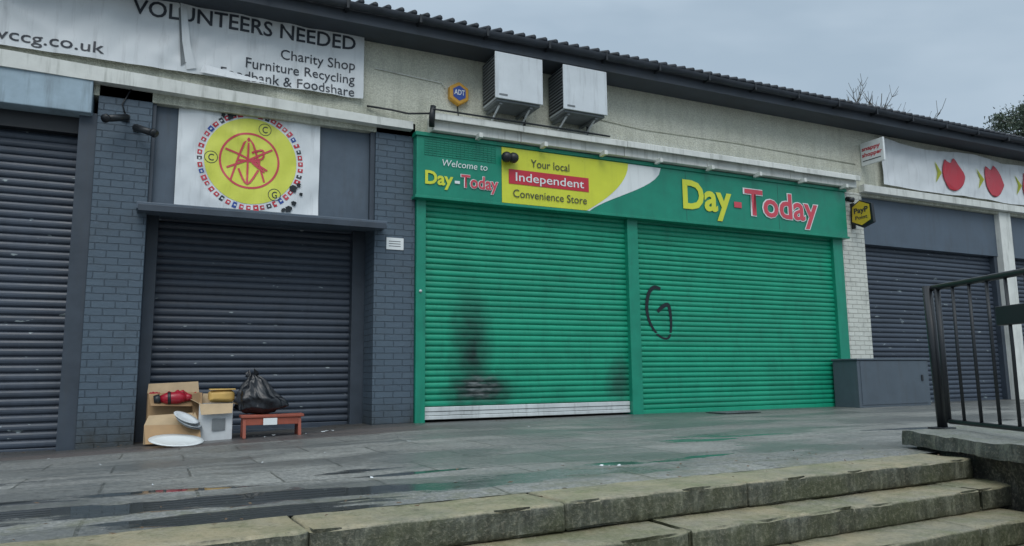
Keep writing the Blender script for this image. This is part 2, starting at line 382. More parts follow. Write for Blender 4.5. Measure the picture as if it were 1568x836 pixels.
for i in range(n):
    a=4*i;b4=a+4
    for j in range(4):
        q=(j+1)%4; F.append((a+j,a+q,b4+q,b4+j))
F+=[(0,1,2,3),(4*n+3,4*n+2,4*n+1,4*n)]
mesh_obj('band_board',V,F,M_white,B)
box('band_board_lower',XL,-.78,-.06,0,3.63,3.76,M_white,B,.004)
box('pillar_brick_a',-.73,-.2,0,.7,-.25,3.80,M_brick,B,.006)
box('pillar_brick_b',2.33,2.85,0,.7,-.25,3.80,M_brick,B,.006)
box('pillar_brick_c',-5.2,-4.7,0,.7,-.25,3.80,M_brick,B,.006)
box('left_frame',-.90,-.73,.02,.5,-.25,3.42,M_dark,B,.004)
box('left_fascia',-4.7,-.78,-.10,.3,3.38,3.76,M_lb,B,.01)
box('left_shadow_block',-4.7,-.9,.12,.5,3.2,3.40,M_black,B,.004)  # black block stands in for the shadow gap below the fascia
box('centre_panel',-.2,2.33,.10,.6,2.42,3.80,M_panel,B,.004)
box('centre_panel_jamb',2.27,2.33,.03,.10,2.46,3.75,M_dark,B,.004)
box('centre_panel_jamb_l',-.2,-.16,.03,.10,2.46,3.75,M_dark,B,.004)
box('centre_ledge',-.30,2.43,-.22,.10,2.36,2.44,M_panel,B,.008)
box('ledge_drip',-.28,2.41,-.24,-.22,2.34,2.41,M_dark,B,.004)
box('centre_reveal_left',-.2,-.08,.35,.72,-.2,2.42,M_dark,B,.004)
box('centre_reveal_right',2.17,2.33,.45,.72,-.2,2.42,M_dark,B,.004)
box('centre_sill',-.2,2.33,.42,.72,-.2,-.03,M_dark,B,.004)
box('green_post_a',2.855,2.98,-.05,.2,-.1,2.85,M_gframe,B,.006)
box('green_post_b',6.03,6.21,-.06,.2,-.1,2.85,M_gframe,B,.006)
box('green_post_c',10.18,10.40,-.05,.2,-.1,2.85,M_gframe,B,.006)
box('green_lintel',2.98,10.18,.02,.3,2.76,3.63,M_gframe,B,0)
tube('post_lock',[(2.91,-.05,1.62),(2.91,-.065,1.62)],.018,M_steel,B,12)
box('pillar_white_a',10.45,11.0,-.01,.7,-.1,3.66,M_wbrick,B,.006)
x=11.0
for i in range(5):
    x1=x+3.85
    box('right_panel_%d'%i,x,x1,.08,.4,2.78,3.64,M_panel,B,.004)
    box('right_frame_%d'%i,x,x+.08,.1,.4,-.1,2.78,M_dark,B,.004)
    box('right_frameb_%d'%i,x1-.10,x1,.1,.4,-.1,2.78,M_dark,B,.004)
    box('pillar_white_%d'%(i+1),x1,x1+.36,-.02,.7,-.1,3.66,M_white,B,.006)
    x=x1+.36
box('right_band',10.95,XR,-.12,0,3.67,3.80,M_white,B,.006)
segs=[3.0,4.25,5.9,7.4,9.1,10.62]
for i,(a,b2) in enumerate(zip(segs[:-1],segs[1:])):
    dz=random.uniform(-.006,.006); dy=random.uniform(-.006,.006)
    box('cornice_top_%d'%i,a+.003,b2-.003,-.30+dy,0,3.80+dz,3.875+dz,M_white,B,.008)
    box('cornice_low_%d'%i,a+.003,b2-.003,-.24+dy,0,3.665,3.797+dz,M_white,B,.008)
    box('cornice_lip_%d'%i,a+.002,b2-.002,-.325+dy,-.302+dy,3.775+dz,3.86+dz,M_white,B,.006)
tube('cornice_cable',[(2.20,-.03,3.93),(2.5,-.10,3.90),(2.7,-.16,3.86),(2.93,-.30,3.85),(2.97,-.34,3.90),(3.3,-.34,3.90),(4.6,-.34,3.895),(5.6,-.33,3.89)],.013,M_black,B)
tube('cornice_end_pipe',[(2.98,-.31,3.95),(2.96,-.31,3.80),(2.98,-.25,3.70)],.038,M_black,B)
tube('wall_cable',[(2.3,-.015,4.45),(3.2,-.015,4.40),(3.25,-.015,4.33)],.007,M_white,B,6)
tube('wall_cable_b',[(3.42,-.012,4.12),(3.44,-.012,3.95),(3.5,-.012,3.88)],.007,M_black,B,6)
tube('wall_cable_c',[(5.6,-.012,4.25),(6.4,-.012,4.20),(8.2,-.012,4.22),(10.9,-.012,4.18)],.007,M_cream,B,6)
V=[];F=[];x=4.6
while x<10.9:
    for dx,dy in ((-.03,-.02),(0,.03),(.03,-.01)):
        tube_data(V,F,[(x,-.15,3.875),(x+dx,-.15+dy*2,3.985)],[.002,.002],3,False)
    x+=.065
mesh_obj('bird_spikes',V,F,M_steel,B)
boxes('cornice_brackets',[(x,x+.05,-.34,-.2,3.62,3.68) for x in [3.6+.95*i for i in range(8)]],M_white,B)
# ------------------------------------------------------------------ shutters
def shutter(name,x0,x1,z0,z1,y,mat,pitch=.075,bottom=None,amp=.017):
    p=empty(name)
    prof=[(0,.4),(.06,-.3),(.2,-.8),(.4,-1),(.62,-.95),(.84,-.6),(.91,.3)]
    V=[];F=[];n=int((z1-z0)/pitch); rows=[]
    for i in range(n+1):
        j=random.uniform(-.002,.002)
        for t,d in prof:
            z=z0+(i+t)*pitch
            if z<=z1+pitch: rows.append((z,y+d*amp+j))
    nx=10
    for z,yy in rows:
        for k in range(nx+1):
            x=x0+(x1-x0)*k/nx; V.append((x,yy+.010*noise.noise(Vector((x*.8,z*1.5,y))),z+.003*noise.noise(Vector((x*.9,z*.7,5)))))
    for i in range(len(rows)-1):
        for k in range(nx):
            a=i*(nx+1)+k; F.append((a,a+1,a+nx+2,a+nx+1))
    mesh_obj('slats',V,F,mat,p,False)
    if bottom:
        zb=z0; boxes('bottom_rail',[(x0+.005,x1-.005,y-.03,y+.01,zb-.16,zb-.115),(x0+.005,x1-.005,y-.02,y+.01,zb-.11,zb-.065),(x0+.005,x1-.005,y-.03,y+.01,zb-.06,zb-.005)],bottom,p,bevel=.006)
    else:
        box('bottom_rail',x0,x1,y-.02,y+.02,z0-.07,z0-.002,mat,p,.006)
    return p
shutter('roller_shutter',2.98,6.03,.19,2.84,.03,M_shg,.075,M_steel)
shutter('roller_shutter',6.21,10.18,.06,2.84,.03,M_shg,.075)
shutter('roller_shutter',-.08,2.17,.02,2.42,.6,M_shd,.085,None,.02)
shutter('roller_shutter',-4.7,-.90,-.12,3.28,.25,M_shd,.085,None,.02)
shutter('roller_shutter',-9,-5.2,-.12,3.28,.25,M_shd,.085,None,.02)
x=11.0
for i in range(5):
    shutter('roller_shutter',x+.08,x+3.75,.05,2.8,.22,M_shd,.085,None,.02); x+=4.21
px=[(1013,441),(1003,439),(995,448),(991,468),(993,488),(1001,506),(1012,517),(1023,517),(1027,502),(1027,482),(1024,466),(1015,469),(1007,477)]
gp=smoothpts([(6.36+(u-990)*.0116,1.83-(v-438)*.0094) for u,v in px])
G=empty('graffiti_letter')
ribbon('stroke',gp,lambda t:.045+.014*math.sin(t*9),.007,M_graf,G)

# ------------------------------------------------------------------ green shop sign
SG=empty('shop_sign')
ys=-.14
box('board',2.82,10.44,ys,.02,2.81,3.615,M_sgreen,SG,.008)
box('top_trim',2.80,10.46,ys-.025,.0,3.60,3.65,M_gframe,SG,.004)
box('bottom_trim',2.80,10.46,ys-.02,.0,2.79,2.825,M_gframe,SG,.004)
boxes('panel_joints',[(x,x+.004,ys-.0016,ys,2.83,3.6) for x in (4.0,7.05,8.9)],M_ink,SG)
f1=ys-.004
sw=[(6.60,3.59)];yl=[(6.02,3.59)]
for i in range(1,13):
    t=i/12; sw.append((6.60-1.25*math.sin(t*math.pi/2)*(t**.6),3.59-.755*t**.8)); yl.append((6.02-.72*t**1.6,3.59-.755*t**.85))
poly('white_swoosh',[(4.02,2.835),(4.02,3.59)]+sw,f1,M_signw,SG)
poly('yellow_panel',[(4.0,2.832),(4.0,3.592)]+yl,f1-.004,M_yel,SG)
f2=f1-.010
poly('red_strip',[(4.10,3.10),(5.34,3.10),(5.34,3.30),(4.10,3.30)],f2,M_red,SG)
text('text_your_local','Your local',4.43,5.03,3.36,.11,f2-.005,M_ink,SG,.0)
text('text_independent','Independent',4.20,5.26,3.145,.12,f2-.005,M_signw,SG,.005)
text('text_convenience','Convenience Store',4.16,5.30,2.92,.11,f2-.005,M_ink,SG,.0)
text('text_welcome','Welcome to',3.16,3.79,3.235,.09,f2,M_signw,SG,0,.15)
text('text_day_s','Day',2.93,3.31,2.985,.17,f2,M_yel,SG,.03)
text('text_today_s_outline','Today',3.41,3.95,2.985,.165,f2+.002,M_signw,SG,.05)
text('text_today_s','Today',3.42,3.94,2.985,.165,f2-.003,M_pink,SG,.02)
text('text_dash_s','-',3.33,3.40,2.985,.17,f2,M_signw,SG,.03)
text('text_day_l','Day',6.98,7.92,3.03,.43,f2,M_yel,SG,.03)
text('text_dash_l','-',7.97,8.12,3.03,.42,f2,M_pink,SG,.03)
text('text_today_outline','Today',8.16,9.78,3.03,.41,f2+.002,M_signw,SG,.045)
text('text_today_l','Today',8.19,9.75,3.03,.41,f2-.003,M_pink,SG,.02)
boxes('vent_mesh',[(2.92+.055*i,2.925+.055*i,ys-.008,ys,3.36,3.58) for i in range(19)]+[(2.92,3.92,ys-.0075,ys,3.36+.03*i,3.364+.03*i) for i in range(8)],M_gframe,SG)
for i,x in enumerate((4.03,4.13)):
    d=empty('security_camera')
    bm=bmesh.new(); bmesh.ops.create_uvsphere(bm,u_segments=20,v_segments=12,radius=.072); me=bpy.data.meshes.new('dome'); bm.to_mesh(me); bm.free()
    me.materials.append(M_black); [setattr(p,'use_smooth',True) for p in me.polygons]
    o=bpy.data.objects.new('dome',me); o.location=(x,ys-.10,3.43); link(o,d)
    tube('arm',[(x,ys,3.47),(x,ys-.07,3.46)],.03,M_black,d)
# ------------------------------------------------------------------ banners
def banner(name,x0,x1,z0,z1,y,wav=.012,sag=0.,nu=110,nv=30):
    e=empty(name)
    def yf(x,z):
        n=noise.noise
        crease=(1-abs(n(Vector((x*1.1+z*1.3,z*.9-x*.5,7))))*3)
        return y-wav*(.6+.5*n(Vector((x*1.7,z*1.3,3))))-wav*.6*n(Vector((x*4.5-z*2.5,z*2.2,1)))-wav*.45*max(0,crease)
    def fn(u,v):
        x=x0+(x1-x0)*u; z=z0+(z1-z0)*v-sag*math.sin(u*math.pi*5)**2*(.3+v*.7)
        return (x,yf(x,z),z)
    grid('cloth',fn,nu,nv,M_vinyl,e); return e,yf
b1,y1=banner('volunteers_banner',-3.2,2.14,4.0,4.84,-.03,.05)
for a_ in (('heading','VOLUNTEERS NEEDED',-.46,2.03,4.605,.175,.014),('line_1','Charity Shop',1.14,2.03,4.35,.125,.003),('line_2','Furniture Recycling',.75,2.03,4.175,.12,.003),('line_3','Foodbank & Foodshare',.48,2.03,4.015,.12,.003),('url','mvccg.co.uk',-1.85,-.70,4.065,.13,.006)):
    conform(text(a_[0],a_[1],a_[2],a_[3],a_[4],a_[5],0,M_ink,b1,a_[6]),y1,.006)
def disc_grid(name,cx,cz,r,yf,off,mat,parent,a0=0,a1=2*math.pi,n=64,k=14):
    V=[];F=[]
    for i in range(k+1):
        for j in range(n+1):
            a=a0+(a1-a0)*j/n; rr=max(.001,r*i/k); x=cx+rr*math.cos(a); z=cz+rr*math.sin(a); V.append((x,yf(x,z)-off,z))
    for i in range(k):
        for j in range(n): F.append((i*(n+1)+j,i*(n+1)+j+1,(i+1)*(n+1)+j+1,(i+1)*(n+1)+j))
    return mesh_obj(name,V,F,mat,parent,True)
disc_grid('logo_disc',-1.22,4.83,.16,y1,.006,M_yel2,b1,math.pi,2*math.pi,24,4)
conform(ribbon('logo_ring',circ(-1.22,4.83,.13,24,math.pi,2*math.pi,True),.015,0,M_red,b1),y1,.010)
conform(ribbon('red_arc',circ(-1.9,4.9,.42,20,math.pi*1.3,math.pi*1.85,True),.05,0,M_red,b1),y1,.008)
mesh_obj('torn_flap',[(.02,-.10,4.82),(.08,-.085,4.83),(.15,-.13,4.30),(.22,-.09,4.06),(.12,-.085,4.03),(.06,-.11,4.35)],[(0,1,2,5),(5,2,3,4)],M_vinyl,b1,True)
mesh_obj('tear_gap',[(-.0,-.092,4.80),(.025,-.094,4.80),(.13,-.092,4.12),(.06,-.090,4.06)],[(0,1,2,3)],M_acd,b1)
mesh_obj('fold_flap',[(.30,-.09,4.12),(.65,-.11,4.065),(.98,-.09,4.02),(1.0,-.15,3.985),(.60,-.17,3.975),(.26,-.12,4.01)],[(0,5,4,1),(1,4,3,2)],M_vinyl,b1,True)
b2,y2=banner('charity_logo_banner',.065,1.65,2.5,3.68,.085,.034,0,60,50)
cx,cz=.865,3.085
disc_grid('yellow_disc',cx,cz,.515,y2,.004,M_yel2,b2)
cols=[M_red,M_ink,M_bluei,M_pink]
for i in range(46):
    a=2*math.pi*i/46; aa=circ(cx,cz,.563,5,a,a+2*math.pi/46*random.uniform(.5,.8),True)
    conform(ribbon('ring_letter_%d'%i,aa,random.uniform(.045,.07),0,cols[[0,0,1,0,2,3,0][i%7]],b2),y2,.005)
    a+=.03; aa=circ(cx,cz,.563,3,a,a+2*math.pi/46*.3,True)
    conform(ribbon('ring_counter_%d'%i,aa,.018,0,M_vinyl,b2),y2,.008)
conform(ribbon('red_ring',circ(cx-.02,cz,.325,56),.024,0,M_pink,b2,closed=True),y2,.007)
strokes=[[(-.20,-.24),(-.02,.27),(.17,-.24)],[(-.27,.12),(-.05,.04),(.20,-.10)],[(.25,.16),(.02,.03),(-.25,-.10)],[(-.13,.0),(.12,.0)],[(-.02,.27),(-.02,-.28)],[(.02,.10),(.14,.14),(.14,.04),(.02,.0),(.17,-.12)],[(-.12,-.10),(-.02,-.28),(.1,-.1)]]
for i,pp in enumerate(strokes):
    conform(ribbon('red_stroke_%d'%i,[(cx-.02+p[0],cz+p[1]) for p in smoothpts(pp,4)],.022,0,M_pink,b2),y2,.009+.0006*i)
for i,(dx,dz,s) in enumerate([(.14,.40,'C'),(-.44,.0,'C'),(.27,-.38,'G')]):
    conform(ribbon('ring_%s_%d'%(s,i),circ(cx+dx,cz+dz,.07,24),.007,0,M_ink,b2,closed=True),y2,.007)
    conform(text('initial_%d'%i,s,cx+dx-.03,cx+dx+.03,cz+dz-.04,.08,0,M_ink,b2,.01),y2,.007)
for i,(x,z,r) in enumerate([(.62,3.62,.055),(.54,3.60,.025),(1.30,2.545,.04),(1.36,2.62,.03),(1.35,2.80,.045),(1.41,2.85,.025),(1.24,2.53,.025),(.80,3.66,.02),(1.44,2.74,.02)]):
    pts=[]
    for j in range(18):
        a=2*math.pi*j/18; q=r*(1+.6*noise.noise(Vector((math.cos(a)*1.8+x*7,math.sin(a)*1.8,z)))); pts.append((x+q*math.cos(a),z+q*math.sin(a)))
    V=[(px_,y2(px_,pz_)-.014,pz_) for px_,pz_ in pts]; mesh_obj('scorch_%d'%i,V,[tuple(range(18))],M_graf,b2)
b3,y3=banner('takeaway_banner',11.5,24.,3.86,4.72,-.04,.045,.07,160,16)
for i in range(8):
    X=13.45+1.23*i; Z=4.24; yy=-.125
    pts=[(X-.24,Z+.28),(X-.08,Z+.22),(X+.02,Z+.32),(X+.16,Z+.22),(X+.30,Z+.04),(X+.33,Z-.04),(X+.22,Z-.20),(X+.02,Z-.31),(X-.18,Z-.26),(X-.30,Z-.08),(X-.30,Z+.12)]
    conform(poly('red_fish_%d'%i,smoothpts(pts+[pts[0]],4)[:-1],yy,M_red,b3),y3,.018)
    conform(poly('yellow_tail_%d'%i,[(X-.34,Z),(X-.52,Z+.20),(X-.46,Z),(X-.52,Z-.20)],yy,M_yel2,b3),y3,.014)
box('notice_plate',2.48,2.70,-.012,.0,2.13,2.28,M_signw,None,.002)
boxes('notice_lines',[(2.51,2.66,-.0135,-.012,2.17+.03*i,2.178+.03*i) for i in range(3)],M_ink,bpy.data.objects['notice_plate'])
# ------------------------------------------------------------------ AC units
def ac(x0):
    e=empty('air_conditioning_unit')
    x1=x0+.68;y0=-.5;z0=4.13;z1=4.74
    box('casing',x0+.02,x1,y0+.02,-.04,z0,z1,M_ac,e,.012)
    box('front_panel',x0-.005,x1+.01,y0-.005,y0+.018,z0-.01,z1+.01,M_ac,e,.006)
    boxes('side_louvres',[(x0-.002,x0+.018,y0+.04,-.07,z0+.04+.045*i,z0+.055+.045*i) for i in range(12)],M_acd,e,.003)
    box('side_recess',x0+.012,x0+.03,y0+.03,-.05,z0+.02,z1-.02,M_black,e,0)
    box('base_tray',x0+.03,x1-.02,y0+.03,-.05,z0-.04,z0-.002,M_acd,e,.004)
    for xx in (x0+.1,x1-.14):
        tube('bracket',[(xx,0,z0-.26),(xx,-.03,z0-.26),(xx,y0+.08,z0-.05)],.014,M_steel,e)
        box('rail',xx-.02,xx+.02,y0+.05,0,z0-.07,z0-.042,M_acd,e,.002)
    tube('pipe',[(x1-.05,-.05,z0+.05),(x1-.03,-.03,z0-.12),(x1-.06,-.03,z0-.25),(x1-.06,.02,z0-.28)],.018,M_black,e)
    boxes('panel_badge',[(x0+.05,x0+.17,y0-.008,y0-.005,z0+.03,z0+.055)],M_acd,e)
ac(3.76); ac(4.77)
al=empty('alarm_box')
hx=[(3.42+.155*math.cos(math.radians(60*i+30)),4.27+.16*math.sin(math.radians(60*i+30))) for i in range(6)]
o=poly('casing',hx,-.09,M_alarm,al,.09); md=o.modifiers.new('b','BEVEL'); md.width=.015; md.segments=2
hx2=[(3.42+.10*math.cos(math.radians(60*i+30)),4.27+.105*math.sin(math.radians(60*i+30))) for i in range(6)]
poly('badge',hx2,-.094,M_bluei,al,.003)
text('letters','ADT',3.345,3.495,4.245,.07,-.097,M_signw,al,.02)
def cctv(x,z,dx):
    e=empty('security_camera')
    box('plate',x-.04,x+.04,-.02,0,z-.04,z+.04,M_black,e,.004)
    tube('arm',[(x,-.02,z),(x,-.12,z+.0),(x+dx*.3,-.16,z-.04)],.015,M_black,e)
    tube('body',[(x+dx*.3-dx*.45,-.13,z-.03),(x+dx*1.2,-.26,z-.11)],.038,M_black,e,12)
    tube('hood',[(x+dx*1.15,-.25,z-.10),(x+dx*1.3,-.275,z-.12)],.046,M_black,e,12)
cctv(-.46,3.40,-.14); cctv(-.34,3.30,.14)
tube('camera_cable',[(-.46,-.01,3.42),(-.5,-.012,3.55),(-.42,-.012,3.74)],.008,M_black,B)
s1=empty('projecting_sign')
box('face',11.05,11.09,-.48,-.02,4.15,4.56,M_signw,s1,.006)
def side_text(name,body,X,y0,y1,z,cap,mat,parent,bold=0):
    o=text(name,body,0,abs(y1-y0),0,cap,0,mat,parent,bold)
    for v in o.data.vertices:
        x_,y_,z_=v.co; v.co=(X,y0-x_,z+z_)
    return o
side_text('line_a','snappy',11.047,-.05,-.42,4.41,.07,M_red,s1,.03)
side_text('line_b','shopper',11.047,-.05,-.45,4.30,.07,M_red,s1,.03)
boxes('line_c',[(11.046,11.05,-.42,-.06,4.22,4.235)],M_ink,s1)
s2=empty('payment_point_sign')
box('bracket',10.70,10.73,-.08,0,3.0,3.45,M_black,s2,.004)
V=[(10.66,-.06,3.08),(10.66,-.08,3.38),(10.66,-.24,3.46),(10.66,-.46,3.36),(10.66,-.48,3.04),(10.66,-.26,2.98)]
V2=[(10.72,y,z) for _,y,z in V]
mesh_obj('black_plate',V+V2,[tuple(range(6)),tuple(range(11,5,-1))]+[(i,(i+1)%6,(i+1)%6+6,i+6) for i in range(6)],M_black,s2)
V=[(10.652,-.07,3.11),(10.652,-.09,3.36),(10.652,-.24,3.44),(10.652,-.43,3.35),(10.652,-.44,3.09),(10.652,-.26,3.02)]
mesh_obj('yellow_face',V,[tuple(range(6))],paint('pay_yellow',(.68,.50,.04),.4,.08,.1),s2)
side_text('letters','PayP',10.649,-.12,-.40,3.24,.09,M_ink,s2,.03)
side_text('letters_b','Point',10.649,-.14,-.38,3.13,.06,M_ink,s2,.02)
c3=empty('security_camera')
tube('arm',[(10.55,0,3.5),(10.55,-.1,3.5)],.02,M_black,c3)
tube('body',[(10.55,-.08,3.5),(10.55,-.2,3.46)],.045,M_black,c3,12)
# ------------------------------------------------------------------ cabinet
cb=empty('utility_cabinet')
box('body',9.98,11.66,-.52,-.04,-.01,.74,M_cab,cb,.01)
box('lid',9.96,11.68,-.54,-.03,.742,.77,M_cab,cb,.006)
box('door',10.04,11.60,-.53,-.521,.04,.72,M_cab,cb,.003)
box('handle',11.45,11.49,-.545,-.53,.40,.50,M_black,cb,.003)
dc=box('drain_cover',7.1,7.75,-.72,-.30,.004,.012,M_black,None,.003)
boxes('drain_slots',[(7.14+.06*i,7.17+.06*i,-.70,-.32,.012,.018) for i in range(10)],M_acd,dc)
# ------------------------------------------------------------------ railing
rl=empty('metal_railing')
def rp(s,z):
    d=Vector((-.41,-1)).normalized(); return (5.46+d.x*s,-5.02+d.y*s,z)
zb=.12
p0=rp(0,0)
tube('post_main',[(p0[0]+.02,p0[1],zb-.02),(p0[0]-.02,p0[1],zb+1.11)],.036,M_black,rl,10)
box('post_foot',p0[0]-.06,p0[0]+.08,p0[1]-.07,p0[1]+.07,zb-.01,zb+.02,M_black,rl,.004)
tube('top_rail',[rp(.0,zb+1.09),rp(1.3,zb+1.085),rp(4.2,zb+1.07)],.024,M_black,rl,8)
tube('bottom_rail',[rp(.11,zb+.07),rp(4.2,zb+.05)],.018,M_black,rl,8)
tube('panel_stile',[rp(.10,zb+.06),rp(.10,zb+1.08)],.022,M_black,rl,8)
for i in range(1,22):
    j=random.uniform(-.008,.008)
    tube('bar_%d'%i,[rp(.10+.185*i,zb+.06),rp(.10+.185*i+j,zb+.6),rp(.10+.185*i,zb+1.08)],.013,M_black,rl,6)
for s in (2.0,3.9): tube('post_%d'%int(s),[rp(s,zb),rp(s,zb+1.14)],.03,M_black,rl,10)
a=rp(.74,0);b_=rp(1.06,0)
mesh_obj('rail_plate',[(a[0]-.03,a[1],.87),(b_[0]-.03,b_[1],.87),(b_[0]-.03,b_[1],1.0),(a[0]-.03,a[1],1.0),(a[0]+.03,a[1],.87),(b_[0]+.03,b_[1],.87),(b_[0]+.03,b_[1],1.0),(a[0]+.03,a[1],1.0)],
 [(0,1,2,3),(7,6,5,4),(0,3,7,4),(1,5,6,2),(3,2,6,7),(0,4,5,1)],M_black,rl,bevel=.006)
# ------------------------------------------------------------------ rubbish pile
def cardbox(name,cx,cy,z0,w,d,h,rot,mat,flaps=True,tilt=0.,inner=M_card):
    e=empty(name); t=.006
    boxes('walls',[(-w/2,w/2,-d/2,-d/2+t,0,h),(-w/2,w/2,d/2-t,d/2,0,h),(-w/2,-w/2+t,-d/2+t,d/2-t,0,h),(w/2-t,w/2,-d/2+t,d/2-t,0,h),(-w/2+t,w/2-t,-d/2+t,d/2-t,0,t)],mat,e)
    if flaps:
        def fl(n,a,b,out):
            A=Vector(a);B2=Vector(b);o=Vector(out); V=[tuple(p) for p in (A,B2,B2+o*.9+(B2-A)*-.04,A+o+(B2-A)*.05)]; mesh_obj(n,V,[(0,1,2,3)],inner,e)
        fl('flap_front',(-w/2,-d/2,h),(w/2,-d/2,h),(0.01,-.08,-.11))
        fl('flap_back',(-w/2,d/2,h),(w/2,d/2,h),(.0,.05,.10))
        fl('flap_l',(-w/2,-d/2,h),(-w/2,d/2,h),(-.09,.0,.05))
        fl('flap_r',(w/2,-d/2,h),(w/2,d/2,h),(.1,.0,-.03))
    e.location=(cx,cy,z0); e.rotation_euler=(tilt,0,rot); return e
gy=gz(.2,-.3)
M_edge=paint('cardboard_brown_dark',(.33,.21,.11),.85,.2,.35,streak=False)
cb1=cardbox('cardboard_box',.17,.02,gy+.005,.52,.34,.50,.05,M_card,False)
mesh_obj('flap_back',[(-.26,.17,.50),(.26,.17,.50),(.25,.22,.62),(-.25,.22,.60)],[(0,1,2,3)],M_card2,cb1)
mesh_obj('flap_front',[(-.26,-.17,.50),(.26,-.17,.50),(.25,-.27,.36),(-.24,-.28,.38)],[(0,3,2,1)],M_edge,cb1)
cardbox('cardboard_box',.58,-.24,gy-.005,.33,.30,.40,-.10,M_boxw,True,0,M_card2)
o=cardbox('cardboard_box',.15,-.30,gy+.005,.50,.20,.19,-.06,M_card2,False)
mesh_obj('lid_flap',[(-.25,-.10,.19),(.27,-.09,.20),(.29,-.20,.02),(-.22,-.22,.01)],[(0,3,2,1)],M_card,o)
mesh_obj('flap_top',[(-.25,-.10,.19),(.26,-.10,.19),(.22,.02,.30),(-.22,.03,.28)],[(0,1,2,3)],M_card2,o)
mesh_obj('cardboard_sheet',[(.33,-.22,.40),(.37,-.46,-.10),(.44,-.38,-.10),(.41,-.16,.42)],[(0,1,2,3)],M_edge)
def disc(name,c,r,nrm,mat,parent,th=.012,rim=.02):
    q=Vector(nrm).normalized().to_track_quat('Z','Y').to_matrix(); V=[];F=[];n=28;c=Vector(c)
    prof=[(0.001,0),(r*.6,0),(r*.72,rim*.5),(r,rim),(r,rim-th*.6),(r*.7,-th*.3),(0.001,-th)]
    for pr,pz in prof:
        for j in range(n):
            a=2*math.pi*j/n; V.append(tuple(c+q@Vector((pr*math.cos(a),pr*math.sin(a),pz))))
    for i in range(len(prof)-1):
        for j in range(n):
            k=(j+1)%n; F.append((i*n+j,i*n+k,(i+1)*n+k,(i+1)*n+j))
    return mesh_obj(name,V,F,mat,parent,True)
pl=empty('dinner_plate'); gp_=gz(.15,-.72)
disc('plate_a',(.19,-.74,gp_+.040),.25,(.06,-.16,1),M_signw,pl)
pl2=empty('dinner_plate')
for i in range(4): disc('plate_%d'%i,(.31-.012*i,-.42-.01*i,gy+.19+.02*i),.13,(.45,-.3,1),M_boxw if i%2 else M_acd,pl2)
ra=empty('red_handheld_vacuum')
tube('body',[(.03,-.22,.36),(.09,-.23,.365),(.20,-.23,.37),(.27,-.22,.375)],[.035,.060,.064,.045],M_redp,ra,16)
tube('cap',[(-.03,-.22,.35),(.03,-.22,.36)],[.045,.055],M_black,ra,14)
tube('band',[(.10,-.23,.366),(.13,-.23,.368)],[.064,.065],M_black,ra,16)
tube('nozzle',[(.27,-.22,.375),(.33,-.22,.37)],[.045,.03],M_redp,ra,12)
def clothf(u,v):
    x=-.08+.46*u;y=-.16+.30*v; return (x,y,.37+.12*noise.noise(Vector((x*9,y*9,2)))+.05*noise.noise(Vector((x*22,y*22,5))))
grid('crumpled_cloth',clothf,40,26,M_redp,None,True)
yt=empty('yellow_container')
M_tub=paint('tub_yellow',(.62,.40,.12),.5,.15,.25,streak=False)
V=[];F=[];roughbox(V,F,.49,.75,-.32,-.14,.32,.44,.05,.010,3,.03); mesh_obj('tub',V,F,M_tub,yt,True)
box('lid',.50,.76,-.33,-.13,.442,.456,M_tub,yt,.005)
box('box_label',.53,.66,-.410,-.404,.03,.15,M_acd,None,.001)
ws=empty('wooden_stool'); gs=gz(1.1,-.4)
boxes('seat',[(.80,1.44,-.58,-.475,gs+.205,gs+.235),(.80,1.45,-.465,-.34,gs+.205,gs+.235)],M_wood,ws,.006)
for x in (.82,1.38):
    pr=[(-.56,.205),(-.36,.205),(-.34,0),(-.40,0),(-.46,.07),(-.53,0),(-.60,0)]
    mesh_obj('end_%d'%int(x*100),[(x,a,gs+b3_) for a,b3_ in pr]+[(x+.03,a,gs+b3_) for a,b3_ in pr],
     [tuple(range(7)),tuple(range(13,6,-1))]+[(i,(i+1)%7,(i+1)%7+7,i+7) for i in range(7)],M_wood,ws)
box('apron',.85,1.38,-.565,-.55,gs+.13,gs+.205,M_wood,ws,.004)
box('paper_scrap',1.02,1.16,-.592,-.586,gs+.13,gs+.20,M_signw,None,.001)
